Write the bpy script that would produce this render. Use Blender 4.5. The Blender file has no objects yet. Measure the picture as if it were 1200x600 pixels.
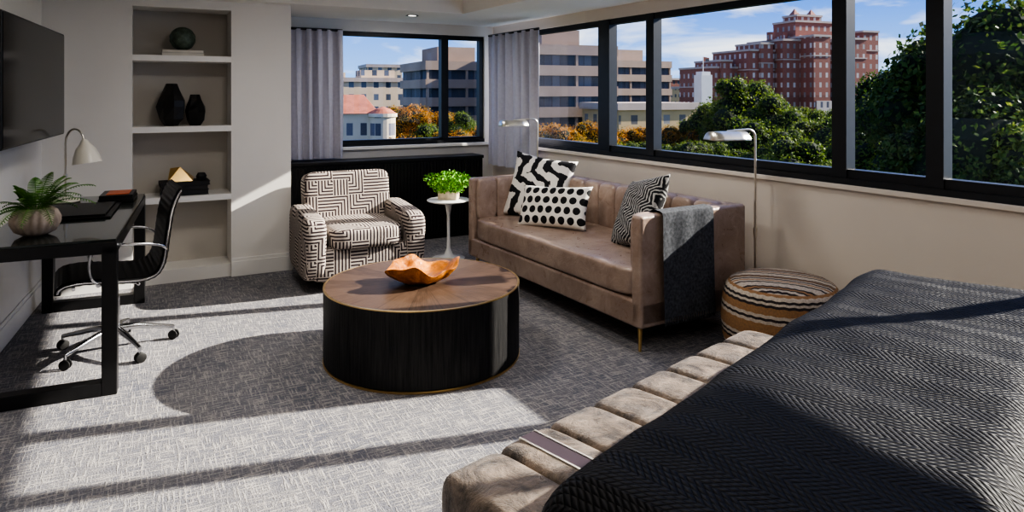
import bpy, bmesh, math, random
from mathutils import Vector, Matrix, noise as mnoise
random.seed(7)
pi=math.pi
sc=bpy.context.scene
H=1.45; F=800.0; HV=110.0
rad=math.radians
# ------------------------------------------------------------------ nodes
class N:
    def __init__(s,name):
        s.mat=bpy.data.materials.new(name); s.mat.use_nodes=True
        s.nt=s.mat.node_tree; s.b=s.nt.nodes['Principled BSDF']; s._tc=None
    def n(s,t,**k):
        x=s.nt.nodes.new(t)
        for a,b in k.items(): setattr(x,a,b)
        return x
    def lk(s,a,b): s.nt.links.new(a,b)
    def put(s,sock,v):
        if isinstance(v,bpy.types.NodeSocket): s.lk(v,sock)
        elif isinstance(v,(tuple,list)): sock.default_value=(*v,1) if len(v)==3 and sock.type=='RGBA' else v
        else: sock.default_value=v
    def m(s,op,a,b=None,c=None):
        x=s.n('ShaderNodeMath',operation=op); s.put(x.inputs[0],a)
        if b is not None: s.put(x.inputs[1],b)
        if c is not None: s.put(x.inputs[2],c)
        return x.outputs[0]
    def mix(s,f,a,b):
        x=s.n('ShaderNodeMix',data_type='RGBA'); s.put(x.inputs[0],f); s.put(x.inputs[6],a); s.put(x.inputs[7],b)
        return x.outputs[2]
    def tc(s,w='Object'):
        if s._tc is None: s._tc=s.n('ShaderNodeTexCoord')
        return s._tc.outputs[w]
    def xyz(s,w='Object'):
        x=s.n('ShaderNodeSeparateXYZ'); s.lk(s.tc(w),x.inputs[0]); return x.outputs
    def comb(s,a,b,c=0.0):
        x=s.n('ShaderNodeCombineXYZ'); s.put(x.inputs[0],a); s.put(x.inputs[1],b); s.put(x.inputs[2],c); return x.outputs[0]
    def map(s,vec,scale=(1,1,1),rot=(0,0,0)):
        x=s.n('ShaderNodeMapping'); s.lk(vec,x.inputs[0]); x.inputs['Scale'].default_value=scale; x.inputs['Rotation'].default_value=rot; return x.outputs[0]
    def noise(s,scale,vec=None,detail=3,rough=.5,dist=0):
        x=s.n('ShaderNodeTexNoise'); s.lk(vec if vec is not None else s.tc('Object'),x.inputs['Vector'])
        x.inputs['Scale'].default_value=scale; x.inputs['Detail'].default_value=detail; x.inputs['Roughness'].default_value=rough; x.inputs['Distortion'].default_value=dist
        return x.outputs[0]
    def rng(s,v,a,b,c=0.,d=1.):
        x=s.n('ShaderNodeMapRange'); s.put(x.inputs[0],v); x.inputs[1].default_value=a; x.inputs[2].default_value=b; x.inputs[3].default_value=c; x.inputs[4].default_value=d
        return x.outputs[0]
    def bump(s,h,st=.3,d=.01):
        x=s.n('ShaderNodeBump'); s.lk(h,x.inputs['Height']); x.inputs['Strength'].default_value=st; x.inputs['Distance'].default_value=d
        s.lk(x.outputs[0],s.b.inputs['Normal'])
    def fin(s,col,rough=.6,metal=0,sheen=0,coat=0,spec=None):
        s.put(s.b.inputs['Base Color'],col); s.put(s.b.inputs['Roughness'],rough); s.put(s.b.inputs['Metallic'],metal)
        if sheen: s.b.inputs['Sheen Weight'].default_value=sheen
        if coat: s.b.inputs['Coat Weight'].default_value=coat; s.b.inputs['Coat Roughness'].default_value=.2
        if spec is not None: s.b.inputs['Specular IOR Level'].default_value=spec
        return s.mat
def mat(name,col,rough=.6,metal=0,ns=8,na=.08,bs=0,bst=.2,sheen=0,coat=0,bd=.005,spec=None):
    k=N(name); f=k.noise(ns)
    c=k.mix(k.rng(f,.3,.7),tuple(x*(1-na) for x in col),tuple(min(1,x*(1+na)) for x in col))
    if bs: k.bump(k.noise(bs,detail=4),bst,bd)
    return k.fin(c,rough,metal,sheen,coat,spec)
# ------------------------------------------------------------------ mesh builder
class MB:
    def __init__(s): s.v=[]; s.f=[]; s.mi=[]
    def add(s,vs,fs,mi=0,M=None):
        o=len(s.v)
        for p in vs:
            p=Vector(p); s.v.append(M@p if M is not None else p)
        for f in fs: s.f.append([i+o for i in f]); s.mi.append(mi)
        return s
    def box(s,x0,x1,y0,y1,z0,z1,mi=0,M=None):
        return s.add([(x0,y0,z0),(x1,y0,z0),(x1,y1,z0),(x0,y1,z0),(x0,y0,z1),(x1,y0,z1),(x1,y1,z1),(x0,y1,z1)],
          [(0,3,2,1),(4,5,6,7),(0,1,5,4),(1,2,6,5),(2,3,7,6),(3,0,4,7)],mi,M)
    def lathe(s,prof,seg=40,mi=0,M=None,mod=None,cap=True):
        vs=[];fs=[]
        for j,(r,z) in enumerate(prof):
            for i in range(seg):
                a=2*pi*i/seg; rr=r*(mod(a,j) if mod else 1)
                vs.append((rr*math.cos(a),rr*math.sin(a),z))
        for j in range(len(prof)-1):
            for i in range(seg):
                a=j*seg+i;b=j*seg+(i+1)%seg
                fs.append((a,b,b+seg,a+seg))
        if cap:
            fs.append(tuple(range(seg-1,-1,-1))); fs.append(tuple(range((len(prof)-1)*seg,len(prof)*seg)))
        return s.add(vs,fs,mi,M)
    def tube(s,pts,r,seg=10,mi=0,M=None,cap=True):
        pts=[Vector(p) for p in pts]; n=len(pts); vs=[];fs=[]
        up=Vector((0,0,1)); pn=None
        for i,p in enumerate(pts):
            d=(pts[min(i+1,n-1)]-pts[max(i-1,0)]).normalized()
            if pn is None:
                pn=d.cross(up if abs(d.z)<.9 else Vector((1,0,0))).normalized()
            else:
                pn=(pn-d*pn.dot(d)).normalized()
            b=d.cross(pn); rr=r[i] if isinstance(r,(list,tuple)) else r
            for k in range(seg):
                a=2*pi*k/seg; vs.append(p+pn*math.cos(a)*rr+b*math.sin(a)*rr)
        for i in range(n-1):
            for k in range(seg):
                a=i*seg+k;b2=i*seg+(k+1)%seg; fs.append((a,b2,b2+seg,a+seg))
        if cap: fs.append(tuple(range(seg-1,-1,-1))); fs.append(tuple(range((n-1)*seg,n*seg)))
        return s.add(vs,fs,mi,M)
    def grid(s,fn,nu,nv,mi=0,M=None):
        vs=[fn(i/nu,j/nv) for j in range(nv+1) for i in range(nu+1)]
        fs=[(j*(nu+1)+i,j*(nu+1)+i+1,(j+1)*(nu+1)+i+1,(j+1)*(nu+1)+i) for j in range(nv) for i in range(nu)]
        return s.add(vs,fs,mi,M)
    def rbox(s,c,d,n=8,k=12,mi=0,M=None):
        c=Vector(c); h=[x/2 for x in d]; vs=[];fs=[]
        for ax in range(3):
            for sg in (-1,1):
                o=len(vs)
                for j in range(k+1):
                    for i in range(k+1):
                        a=math.sin((i/k-.5)*pi); b=math.sin((j/k-.5)*pi)
                        p=[0,0,0]; p[ax]=sg; p[(ax+1)%3]=a; p[(ax+2)%3]=b
                        q=(abs(p[0])**n+abs(p[1])**n+abs(p[2])**n)**(1/n)
                        vs.append((c.x+p[0]/q*h[0],c.y+p[1]/q*h[1],c.z+p[2]/q*h[2]))
                for j in range(k):
                    for i in range(k):
                        f=(o+j*(k+1)+i,o+j*(k+1)+i+1,o+(j+1)*(k+1)+i+1,o+(j+1)*(k+1)+i)
                        fs.append(f if sg>0 else f[::-1])
        return s.add(vs,fs,mi,M)
    def build(s,name,mats,parent=None,loc=(0,0,0),rz=0,rot=None,bevel=0,seg=3,smooth=True,sub=0,solid=0,weld=False,ang=38):
        me=bpy.data.meshes.new(name); me.from_pydata([tuple(v) for v in s.v],[],s.f)
        if not isinstance(mats,(list,tuple)): mats=[mats]
        for m in mats: me.materials.append(m)
        me.polygons.foreach_set('material_index',s.mi)
        if weld:
            bm=bmesh.new(); bm.from_mesh(me); bmesh.ops.remove_doubles(bm,verts=bm.verts,dist=1e-4); bmesh.ops.recalc_face_normals(bm,faces=bm.faces); bm.to_mesh(me); bm.free()
        me.update()
        uv=me.uv_layers.new(name='UVMap')
        for p in me.polygons:
            nn=p.normal; ax=max(range(3),key=lambda i:abs(nn[i]))
            for li in p.loop_indices:
                c=me.vertices[me.loops[li].vertex_index].co
                uv.data[li].uv=(c.y,c.z) if ax==0 else ((c.x,c.z) if ax==1 else (c.x,c.y))
        if smooth:
            me.polygons.foreach_set('use_smooth',[True]*len(me.polygons))
            if not bevel: me.set_sharp_from_angle(angle=rad(ang))
        ob=bpy.data.objects.new(name,me); sc.collection.objects.link(ob)
        ob.location=loc; ob.rotation_euler=rot if rot else (0,0,rz)
        if parent: ob.parent=parent
        if bevel:
            b=ob.modifiers.new('bevel','BEVEL'); b.width=bevel; b.segments=seg; b.limit_method='ANGLE'; b.angle_limit=rad(35); b.harden_normals=True
        if solid:
            b=ob.modifiers.new('solid','SOLIDIFY'); b.thickness=solid
        if sub:
            b=ob.modifiers.new('sub','SUBSURF'); b.levels=sub; b.render_levels=sub
        return ob
def empty(name,loc=(0,0,0),rz=0):
    e=bpy.data.objects.new(name,None); e.empty_display_size=.1; sc.collection.objects.link(e); e.location=loc; e.rotation_euler=(0,0,rz); return e
def frame(o,ang):  # x axis at ang (rad), y = x rotated +90
    return Matrix.Translation((o[0],o[1],0))@Matrix.Rotation(ang,4,'Z')
def hit(Fm,yoff,u):
    R=Fm.inverted(); o=R@Vector((0,0,0)); d=(R.to_3x3())@Vector(((u-600)/F,1,0))
    t=(yoff-o.y)/d.y; return o.x+d.x*t
def P(u,D,z=0): return Vector(((u-600)/F*D,D,z))
def zv(v,D): return H+(HV-v)*D/F

# ------------------------------------------------------------------ materials
m_wall=mat('wall_paint',(.79,.765,.725),.85,ns=3,na=.015,bs=120,bst=.05)
m_wall2=mat('wall_paint_warm',(.73,.66,.58),.85,ns=3,na=.015,bs=120,bst=.05)
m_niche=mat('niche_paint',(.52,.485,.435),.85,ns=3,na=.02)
m_ceil=mat('ceiling_paint',(.83,.80,.75),.9,ns=3,na=.015)
m_trim=mat('trim_paint',(.84,.82,.785),.5,ns=3,na=.02)
m_frame=mat('window_frame_dark',(.014,.016,.020),.4,ns=20,na=.1)
m_black=mat('black_satin',(.010,.010,.011),.35,ns=20,na=.15)
def blackwood():
    k=N('ebonised_oak'); x=k.xyz('Object'); 
    ang=k.m('ARCTAN2',x[1],x[0])
    f=k.noise(1,k.comb(k.m('MULTIPLY',ang,40),k.m('MULTIPLY',x[2],3),0),detail=5,rough=.7)
    k.bump(f,.6,.004)
    return k.fin(k.mix(k.rng(f,.35,.75),(.007,.007,.008),(.040,.039,.039)),.5,spec=.3)
m_drumside=blackwood()
m_brass=mat('brass',(.75,.52,.22),.28,1,ns=30,na=.05)
m_chrome=mat('polished_aluminium',(.62,.63,.65),.16,1,ns=30,na=.03)
m_nickel=mat('brushed_nickel',(.72,.68,.60),.3,1,ns=30,na=.05)
m_white=mat('white_lacquer',(.82,.82,.80),.25,ns=5,na=.02)
m_cream=mat('lamp_cream',(.78,.74,.64),.35,ns=5,na=.03)
def leather():
    k=N('taupe_leather'); n=k.noise(4,detail=5,rough=.6,dist=.6); w=k.noise(9,detail=6,rough=.7,dist=1.4)
    k.bump(k.m('ADD',k.m('MULTIPLY',k.noise(110,detail=3),.2),w),.6,.009)
    c=k.mix(k.rng(n,.3,.7),(.26,.182,.142),(.43,.325,.265))
    c=k.mix(k.rng(w,.50,.70,0,.45),c,(.52,.41,.34))
    return k.fin(c,k.rng(w,.3,.7,.24,.40),coat=.25)
m_leather=leather()
m_blackleather=mat('black_leather',(.008,.008,.009),.4,ns=20,na=.2,bs=100,bst=.1,spec=.35)
m_throw=mat('grey_wool',(.085,.09,.10),.95,ns=60,na=.4,bs=250,bst=.4,spec=.1)
m_curtain=mat('curtain_silver',(.52,.51,.59),.7,ns=40,na=.05,sheen=.3)
m_rubber=mat('caster_black',(.01,.01,.01),.5)
m_linen=mat('bed_linen',(.30,.23,.18),.9,ns=60,na=.1,bs=200,bst=.2)

def carpet():
    k=N('carpet_crosshatch'); o=k.map(k.tc('Object'),rot=(0,0,rad(-28)))
    a=k.noise(1,k.map(o,scale=(10,100,1)),detail=3,rough=.6)
    b=k.noise(1,k.map(o,scale=(100,10,1)),detail=3,rough=.6)
    c=k.noise(2.2,o,detail=2); g=k.noise(150,o,detail=2)
    A=k.rng(a,.49,.62); B=k.rng(b,.50,.63)
    t=k.m('MAXIMUM',A,k.m('MULTIPLY',B,.9))
    base=k.mix(k.rng(c,.3,.7),(.15,.155,.19),(.225,.222,.24))
    col=k.mix(k.m('MULTIPLY',t,.8),base,(.54,.505,.47))
    col=k.mix(k.rng(g,.35,.65,0,.55),col,(.12,.12,.135))
    h=k.m('ADD',k.m('MULTIPLY',t,.5),g)
    k.bump(h,.6,.007)
    return k.fin(col,.98,spec=.1)
m_carpet=carpet()

def maze():
    k=N('maze_upholstery'); x=k.xyz('UV'); c=.125; ln=5.0
    ux=k.m('DIVIDE',x[0],c); uy=k.m('DIVIDE',x[1],c)
    fx=k.m('FLOOR',ux); fy=k.m('FLOOR',uy)
    wn=k.n('ShaderNodeTexWhiteNoise',noise_dimensions='2D'); k.lk(k.comb(fx,fy),wn.inputs['Vector'])
    wn2=k.n('ShaderNodeTexWhiteNoise',noise_dimensions='2D'); k.lk(k.comb(k.m('ADD',fx,17.3),fy),wn2.inputs['Vector'])
    wn3=k.n('ShaderNodeTexWhiteNoise',noise_dimensions='2D'); k.lk(k.comb(fx,k.m('ADD',fy,31.7)),wn3.inputs['Vector'])
    lx=k.m('SUBTRACT',ux,fx); ly=k.m('SUBTRACT',uy,fy)
    f1=k.m('GREATER_THAN',wn.outputs[0],.5); f2=k.m('GREATER_THAN',wn2.outputs[0],.5)
    lx2=k.m('ADD',k.m('MULTIPLY',lx,k.m('SUBTRACT',1,f1)),k.m('MULTIPLY',k.m('SUBTRACT',1,lx),f1))
    ly2=k.m('ADD',k.m('MULTIPLY',ly,k.m('SUBTRACT',1,f2)),k.m('MULTIPLY',k.m('SUBTRACT',1,ly),f2))
    v1=k.m('MAXIMUM',lx2,ly2)
    sel=k.m('GREATER_THAN',wn3.outputs[0],.45); selx=k.m('GREATER_THAN',wn3.outputs[0],.22)
    st=k.m('ADD',k.m('MULTIPLY',lx2,selx),k.m('MULTIPLY',ly2,k.m('SUBTRACT',1,selx)))
    v=k.m('ADD',k.m('MULTIPLY',v1,sel),k.m('MULTIPLY',st,k.m('SUBTRACT',1,sel)))
    v=k.m('FLOORED_MODULO',k.m('ADD',k.m('MULTIPLY',v,ln),.25),1)
    t=k.m('LESS_THAN',v,.54)
    n=k.noise(150); k.bump(k.m('ADD',k.m('MULTIPLY',t,-.8),n),.35,.004)
    return k.fin(k.mix(t,(.040,.027,.032),(.54,.475,.42)),.85,spec=.2)
m_maze=maze()

def dots():
    k=N('dot_fabric'); x=k.xyz('Object'); c=.074
    iy=k.m('FLOOR',k.m('DIVIDE',x[2],c)); off=k.m('MULTIPLY',k.m('FLOORED_MODULO',iy,2),.5)
    fx=k.m('SUBTRACT',k.m('FLOORED_MODULO',k.m('ADD',k.m('DIVIDE',x[0],c),off),1),.5)
    fy=k.m('SUBTRACT',k.m('FLOORED_MODULO',k.m('DIVIDE',x[2],c),1),.5)
    d=k.m('SQRT',k.m('ADD',k.m('POWER',k.m('ABSOLUTE',fx),2),k.m('POWER',k.m('ABSOLUTE',fy),2)))
    k.bump(k.noise(200),.3,.002)
    return k.fin(k.mix(k.m('LESS_THAN',d,.37),(.76,.73,.67),(.010,.010,.012)),.9)
def ikat(name,rot,inv=False,sc_=1,fr=7.5,hi=(.74,.71,.66)):
    k=N(name); o=k.map(k.tc('Object'),rot=(0,rot,0)); s=k.n('ShaderNodeSeparateXYZ'); k.lk(o,s.inputs[0])
    n=k.noise(14*sc_,k.map(o,scale=(1,1,.35)),detail=3)
    z=k.m('ADD',s.outputs[0],k.m('MULTIPLY',n,.14 if not inv else .03))
    z=k.m('ADD',z,k.m('MULTIPLY',k.m('PINGPONG',s.outputs[2],.13 if not inv else .06),.8))
    v=k.m('FLOORED_MODULO',k.m('MULTIPLY',z,fr*sc_),1)
    t=k.rng(v,.46,.50)
    if inv: t=k.rng(v,.58,.66)
    k.bump(k.noise(200),.3,.002)
    return k.fin(k.mix(t,(.012,.012,.015),hi),.9)
m_dots=dots(); m_ikat=ikat('ikat_fabric',.5); m_ikat2=ikat('chevron_dark_fabric',-.5,True,2.0,17,(.42,.41,.39))

def parquet():
    k=N('parquet_top'); x=k.xyz('Object')
    ang=k.m('ADD',k.m('ARCTAN2',x[1],x[0]),pi); r=k.m('SQRT',k.m('ADD',k.m('MULTIPLY',x[0],x[0]),k.m('MULTIPLY',x[1],x[1])))
    sN=20; a=k.m('MULTIPLY',ang,sN/(2*pi)); ia=k.m('FLOOR',a); fa=k.m('SUBTRACT',a,ia)
    wn=k.n('ShaderNodeTexWhiteNoise',noise_dimensions='2D'); k.lk(k.comb(ia,1.0),wn.inputs['Vector'])
    gr=k.noise(1,k.comb(k.m('MULTIPLY',ang,60),k.m('MULTIPLY',r,7),ia),detail=5,rough=.7)
    c=k.mix(wn.outputs[0],(.035,.021,.014),(.085,.053,.036))
    c=k.mix(k.rng(gr,.38,.72,0,.75),c,(.15,.095,.065))
    ln2=k.m('GREATER_THAN',k.m('ABSOLUTE',k.m('SUBTRACT',fa,.5)),.485)
    c=k.mix(k.m('MULTIPLY',ln2,.7),c,(.015,.01,.008))
    return k.fin(c,.45,spec=.3)
m_parq=parquet()

def rootwood():
    k=N('burl_wood'); n=k.noise(9,detail=6,rough=.65,dist=1.5)
    k.bump(k.noise(25,detail=6),.8,.01)
    return k.fin(k.mix(k.rng(n,.3,.68),(.20,.045,.005),(.88,.34,.05)),.3,coat=.3)
m_root=rootwood()

def quilt():
    k=N('quilted_coverlet'); x=k.xyz('Object')
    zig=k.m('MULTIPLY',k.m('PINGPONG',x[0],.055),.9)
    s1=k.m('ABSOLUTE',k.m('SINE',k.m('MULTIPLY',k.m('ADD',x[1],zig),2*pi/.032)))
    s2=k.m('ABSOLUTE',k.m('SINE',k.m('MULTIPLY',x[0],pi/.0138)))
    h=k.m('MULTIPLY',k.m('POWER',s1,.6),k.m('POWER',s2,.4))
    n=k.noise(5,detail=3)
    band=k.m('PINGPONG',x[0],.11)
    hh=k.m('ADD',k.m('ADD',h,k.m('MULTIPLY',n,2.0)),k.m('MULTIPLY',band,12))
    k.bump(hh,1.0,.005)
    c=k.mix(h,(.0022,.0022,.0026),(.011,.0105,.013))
    return k.fin(c,.55,spec=.22)
m_quilt=quilt()

def velvet():
    k=N('crushed_velvet'); n=k.noise(7,k.map(k.tc('Object'),scale=(1,1,1)),detail=7,rough=.78,dist=1.6)
    n2=k.noise(18,detail=5,rough=.7,dist=1)
    k.bump(k.m('ADD',n,k.m('MULTIPLY',n2,.5)),.7,.015)
    c=k.mix(k.rng(n,.38,.66),(.032,.023,.017),(.27,.205,.155))
    return k.fin(c,k.rng(n2,.35,.65,.26,.5),sheen=.15,spec=.5)
m_velvet=velvet()

def stripes(name,axis,cols,per,zz=0.0):
    k=N(name); x=k.xyz('Object'); p=x[axis]
    if zz: p=k.m('ADD',p,k.m('MULTIPLY',k.m('PINGPONG',x[1] if axis==0 else k.m('ARCTAN2',x[1],x[0]),.02 if axis==0 else .08),zz))
    f=k.m('FLOORED_MODULO',k.m('DIVIDE',p,per),1)
    rp=k.n('ShaderNodeValToRGB'); rp.color_ramp.interpolation='CONSTANT'; k.lk(f,rp.inputs[0])
    el=rp.color_ramp.elements; el[0].position=0; el[0].color=(*cols[0][1],1)
    el[1].position=cols[1][0]; el[1].color=(*cols[1][1],1)
    for q,c in cols[2:]:
        e=el.new(q); e.color=(*c,1)
    k.bump(k.noise(180,detail=2),.5,.004)
    return k.fin(k.mix(k.rng(k.noise(90),.4,.6,0,.25),rp.outputs[0],(.1,.07,.05)),.92)
CR=(.54,.47,.39); TN=(.34,.19,.09); DK=(.03,.025,.03)
m_poufside=stripes('kilim_side',2,[(0,TN),(.22,CR),(.30,DK),(.36,CR),(.44,TN),(.62,DK),(.68,CR),(.74,DK),(.80,CR),(.88,TN)],.21,0.05)
m_pouftop=stripes('kilim_top',0,[(0,CR),(.10,DK),(.18,CR),(.28,TN),(.36,CR),(.44,DK),(.53,CR),(.62,DK),(.68,TN),(.76,DK),(.84,CR)],.17,0.25)

def glassm():
    k=N('window_glass'); nt=k.nt; out=nt.nodes['Material Output']; nt.nodes.remove(k.b)
    t=k.n('ShaderNodeBsdfTransparent'); g=k.n('ShaderNodeBsdfGlossy'); g.inputs['Roughness'].default_value=.0
    t.inputs[0].default_value=(.97,.985,.98,1)
    mx=k.n('ShaderNodeMixShader'); mx.inputs[0].default_value=.03
    k.lk(t.outputs[0],mx.inputs[1]); k.lk(g.outputs[0],mx.inputs[2]); k.lk(mx.outputs[0],out.inputs[0]); return k.mat
m_glass=glassm()
m_tvs=mat('tv_screen',(.003,.003,.0035),.12,ns=2,na=.05,spec=.25)
m_deskglass=mat('desk_glass_top',(.010,.018,.016),.04,ns=2,na=.05,coat=.5)
def emis(name,col,st):
    k=N(name); k.b.inputs['Emission Color'].default_value=(*col,1); k.b.inputs['Emission Strength'].default_value=st; return k.fin((.8,.8,.8))

# ------------------------------------------------------------------ room frames
aL=rad(24); aB=rad(28); aR=rad(-59)
CL=(-3.33,4.83)
FL=frame(CL,aL+pi/2)          # x away from camera, y outward(left)
FB=frame(CL,aB)               # x to right, y outward(back)
WY=.85                        # window wall offset
nR=Vector((math.cos(aR+pi/2),math.sin(aR+pi/2)))
DW=3.66
o=FB@Vector((0,WY,0)); d=Vector((math.cos(aB),math.sin(aB)))
tC=(DW-(o.x*nR.x+o.y*nR.y))/(d.x*nR.x+d.y*nR.y)
CC=FB@Vector((tC,WY,0))
FR=frame((CC.x,CC.y),aR)      # x toward camera, y outward(right)
SILL=.93; WT=2.07; SOF=2.18; TRAY=2.42; TOP=2.6
# floor
pts=[FL@Vector((-8.3,.15,0)),FB@Vector((-.25,WY+.2,0)),FB@Vector((tC+.1,WY+.2,0)),FR@Vector((-.1,.15,0)),FR@Vector((11.7,.15,0))]
def prism(pts,z0,z1,name,m):
    n=len(pts); b=MB(); b.add([(p.x,p.y,z0) for p in pts]+[(p.x,p.y,z1) for p in pts],
      [tuple(range(n))[::-1],tuple(range(n,2*n))]+[(i,(i+1)%n,n+(i+1)%n,n+i) for i in range(n)])
    return b.build(name,m,smooth=False,weld=True)
prism(pts,-.12,0,'floor',m_carpet)
# ceiling ring
out=[FL@Vector((-8.3,.15,0)),FB@Vector((-.25,WY+.2,0)),FR@Vector((-.25,.16,0)),FR@Vector((11.7,.15,0))]
inn=[FL@Vector((-7.3,-.6,0)),FB@Vector((.55,-.12,0)),FR@Vector((1.35,-.83,0)),FR@Vector((10.6,-.83,0))]
t1=FB@Vector((3.2,-.12,0)); inn[2]=t1
b=MB()
vs=[(p.x,p.y,SOF) for p in out]+[(p.x,p.y,SOF) for p in inn]+[(p.x,p.y,TRAY) for p in inn]+[(p.x,p.y,TOP) for p in out]
fs=[]
for i in range(4):
    j=(i+1)%4; fs+= [(i,4+i,4+j,j),(4+i,8+i,8+j,4+j),(i,j,12+j,12+i)]
fs+=[(8,11,10,9),(12,13,14,15)]
b.add(vs,fs).build('ceiling',m_ceil,smooth=False)
# walls
b=MB(); b.box(-8.3,0,0,.15,0,TOP,M=FL).build('wall_left',m_wall,smooth=False)
tn0,tn1=hit(FB,0,155),hit(FB,0,271); tcol=hit(FB,0,341)
NT=2.11
b=MB()
b.box(-.2,tn0,0,.4,0,TOP,M=FB); b.box(tn1,tcol,0,WY+.15,0,TOP,M=FB)
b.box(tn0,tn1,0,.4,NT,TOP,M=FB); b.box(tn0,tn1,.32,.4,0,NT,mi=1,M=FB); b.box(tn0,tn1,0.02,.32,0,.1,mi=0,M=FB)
b.build('wall_back_shelf_niche',[m_wall,m_niche],smooth=False)
b=MB()
for z in (1.70,1.155,.615): b.box(tn0,tn1,.0,.32,z,z+.045,M=FB)
b.build('trim_niche_shelves',m_trim,smooth=False)
b=MB(); b.box(tcol-.02,tC+.2,WY,WY+.15,0,SILL,M=FB); b.box(tcol-.02,tC+.2,WY,WY+.15,WT,TOP,M=FB)
b.box(tcol-.02,tcol+.03,WY,WY+.15,SILL,WT,M=FB); b.box(tC-.1,tC+.2,WY,WY+.15,SILL,WT,M=FB)
b.build('wall_back_window',m_wall,smooth=False)
b=MB(); b.box(-.15,11.7,0,.15,0,SILL,M=FR); b.box(-.15,11.7,0,.15,WT+.01,TOP,M=FR); b.box(-.1,.08,0,.15,SILL,WT+.01,M=FR); b.box(10.9,11.7,0,.15,SILL,WT+.01,M=FR)
b.build('wall_right',m_wall2,smooth=False)
a0=FL@Vector((-8.3,.15,0)); a1=FR@Vector((11.7,.15,0)); dd=(a1-a0); Lr=dd.length
b=MB(); b.box(0,Lr,-.15,0,0,TOP,M=frame((a0.x,a0.y),math.atan2(dd.y,dd.x))); b.build('wall_rear',m_wall,smooth=False)
# baseboards
def base(name,t0,t1,Fm,y=0):
    b=MB(); b.box(t0,t1,y-.016,y,0,.12,M=Fm); b.box(t0,t1,y-.010,y,.12,.145,M=Fm); b.build(name,m_trim,bevel=.003)
base('baseboard_left',-8.2,-.01,FL); base('baseboard_back_1',0.01,tn0,FB); base('baseboard_back_2',tn1,tcol+.016,FB); base('baseboard_right',.02,11.6,FR)
# windows
def window(name,Fm,y,t0,t1,z0,z1,mull,botm=.09):
    e=empty(name); b=MB()
    b.box(t0,t1,y,y+.07,z0,z0+botm,M=Fm); b.box(t0,t1,y,y+.07,z1-.045,z1,M=Fm)
    b.box(t0,t0+.05,y,y+.07,z0,z1,M=Fm); b.box(t1-.05,t1,y,y+.07,z0,z1,M=Fm)
    for a,c in mull: b.box(a,c,y-.01,y+.075,z0,z1,M=Fm)
    b.box(t0,t1,y-.025,y,z0,z0+.035,M=Fm)
    b.build('frame',m_frame,parent=e,smooth=False)
    g=MB(); g.add([(t0,y+.04,z0),(t1,y+.04,z0),(t1,y+.04,z1),(t0,y+.04,z1)],[(0,1,2,3)],M=Fm)
    g.build('glass',m_glass,parent=e,smooth=False)
window('window_1',FB,WY+.03,tcol+.03,tC-.1,SILL,WT,[(hit(FB,WY+.03,517),hit(FB,WY+.03,525))],.06)
ml=[(hit(FR,.02,a),hit(FR,.02,c)) for a,c in ((702,715),(758,767),(976,993),(1086,1107))]
ml+=[(5.75,5.81),(6.9,6.98),(8.2,8.28),(9.6,9.68)]
window('window_2',FR,.02,.08,10.9,SILL,WT+.01,ml,.085)
b=MB(); b.box(.08,10.9,-.03,.03,SILL-.028,SILL,M=FR); b.build('trim_sill_right',m_wall2,bevel=.004)
b=MB(); b.box(tcol+.01,tC-.02,WY-.05,WY+.03,SILL-.03,SILL,M=FB); b.build('trim_sill_back',m_trim,bevel=.004)
# cabinet (radiator console)
e=empty('low_cabinet',FB@Vector((0,0,0)),aB)
t0,t1=tcol+.03,3.72; y0,y1=.53,WY-.06
b=MB(); b.box(t0,t1,y0+.02,y1,.06,.79); b.box(t0+.02,t1-.02,y0+.05,y1,0,.06)
b.build('carcass',m_black,parent=e,bevel=.004)
b=MB(); b.box(t0,t1,y0-.01,y1+.01,.79,.82); b.build('top',m_black,parent=e,bevel=.004)
b=MB(); x=t0+.01
while x<t1-.03: b.box(x,x+.026,y0+.012,y0+.02,.08,.77); x+=.034
b.build('slats',m_black,parent=e,smooth=False)
# curtains
def curtain(name,Fm,t0,t1,y,z0,z1,folds,seed):
    def fn(u,v):
        w=u*folds*2*pi; a=.034+.012*math.sin(u*13+seed); k=.7+.3*(1-v)
        yy=a*k*math.sin(w+ .5*math.sin(u*9+seed)+.15*math.sin(v*5+u*20))
        xx=t0+(t1-t0)*u+.008*math.sin(w*2+v*3)
        return (xx,y+yy,z0+(z1-z0)*v)
    b=MB(); b.grid(fn,int(folds*16),14,M=Fm)
    b.tube([(t0,y,z1-.0),(t1,y,z1-.0)],.012,M=Fm,mi=1)
    return b.build(name,[m_curtain,m_frame],ang=180)
curtain('curtain',FB,tcol+.02,hit(FB,WY-.11,401),WY-.115,.835,WT-.01,6,1)
curtain('curtain.001',FR,.10,hit(FR,-.1,632),-.105,.70,WT,6.5,4)
# TV
e=empty('wall_tv',FL@Vector((-.33,-.17,1.515)),aL+pi/2)
b=MB(); b.box(-1.52,0,-.02,.02,-.335,.335); b.build('housing',m_black,parent=e,bevel=.006)
b=MB(); b.box(-1.51,-.01,-.0225,-.0195,-.325,.325); b.build('screen',m_tvs,parent=e,smooth=False)
b=MB(); b.box(-.95,-.55,.02,.055,-.18,.18); b.box(-.79,-.71,.04,.165,-.05,.05); b.build('bracket',m_black,parent=e,bevel=.004)

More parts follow.
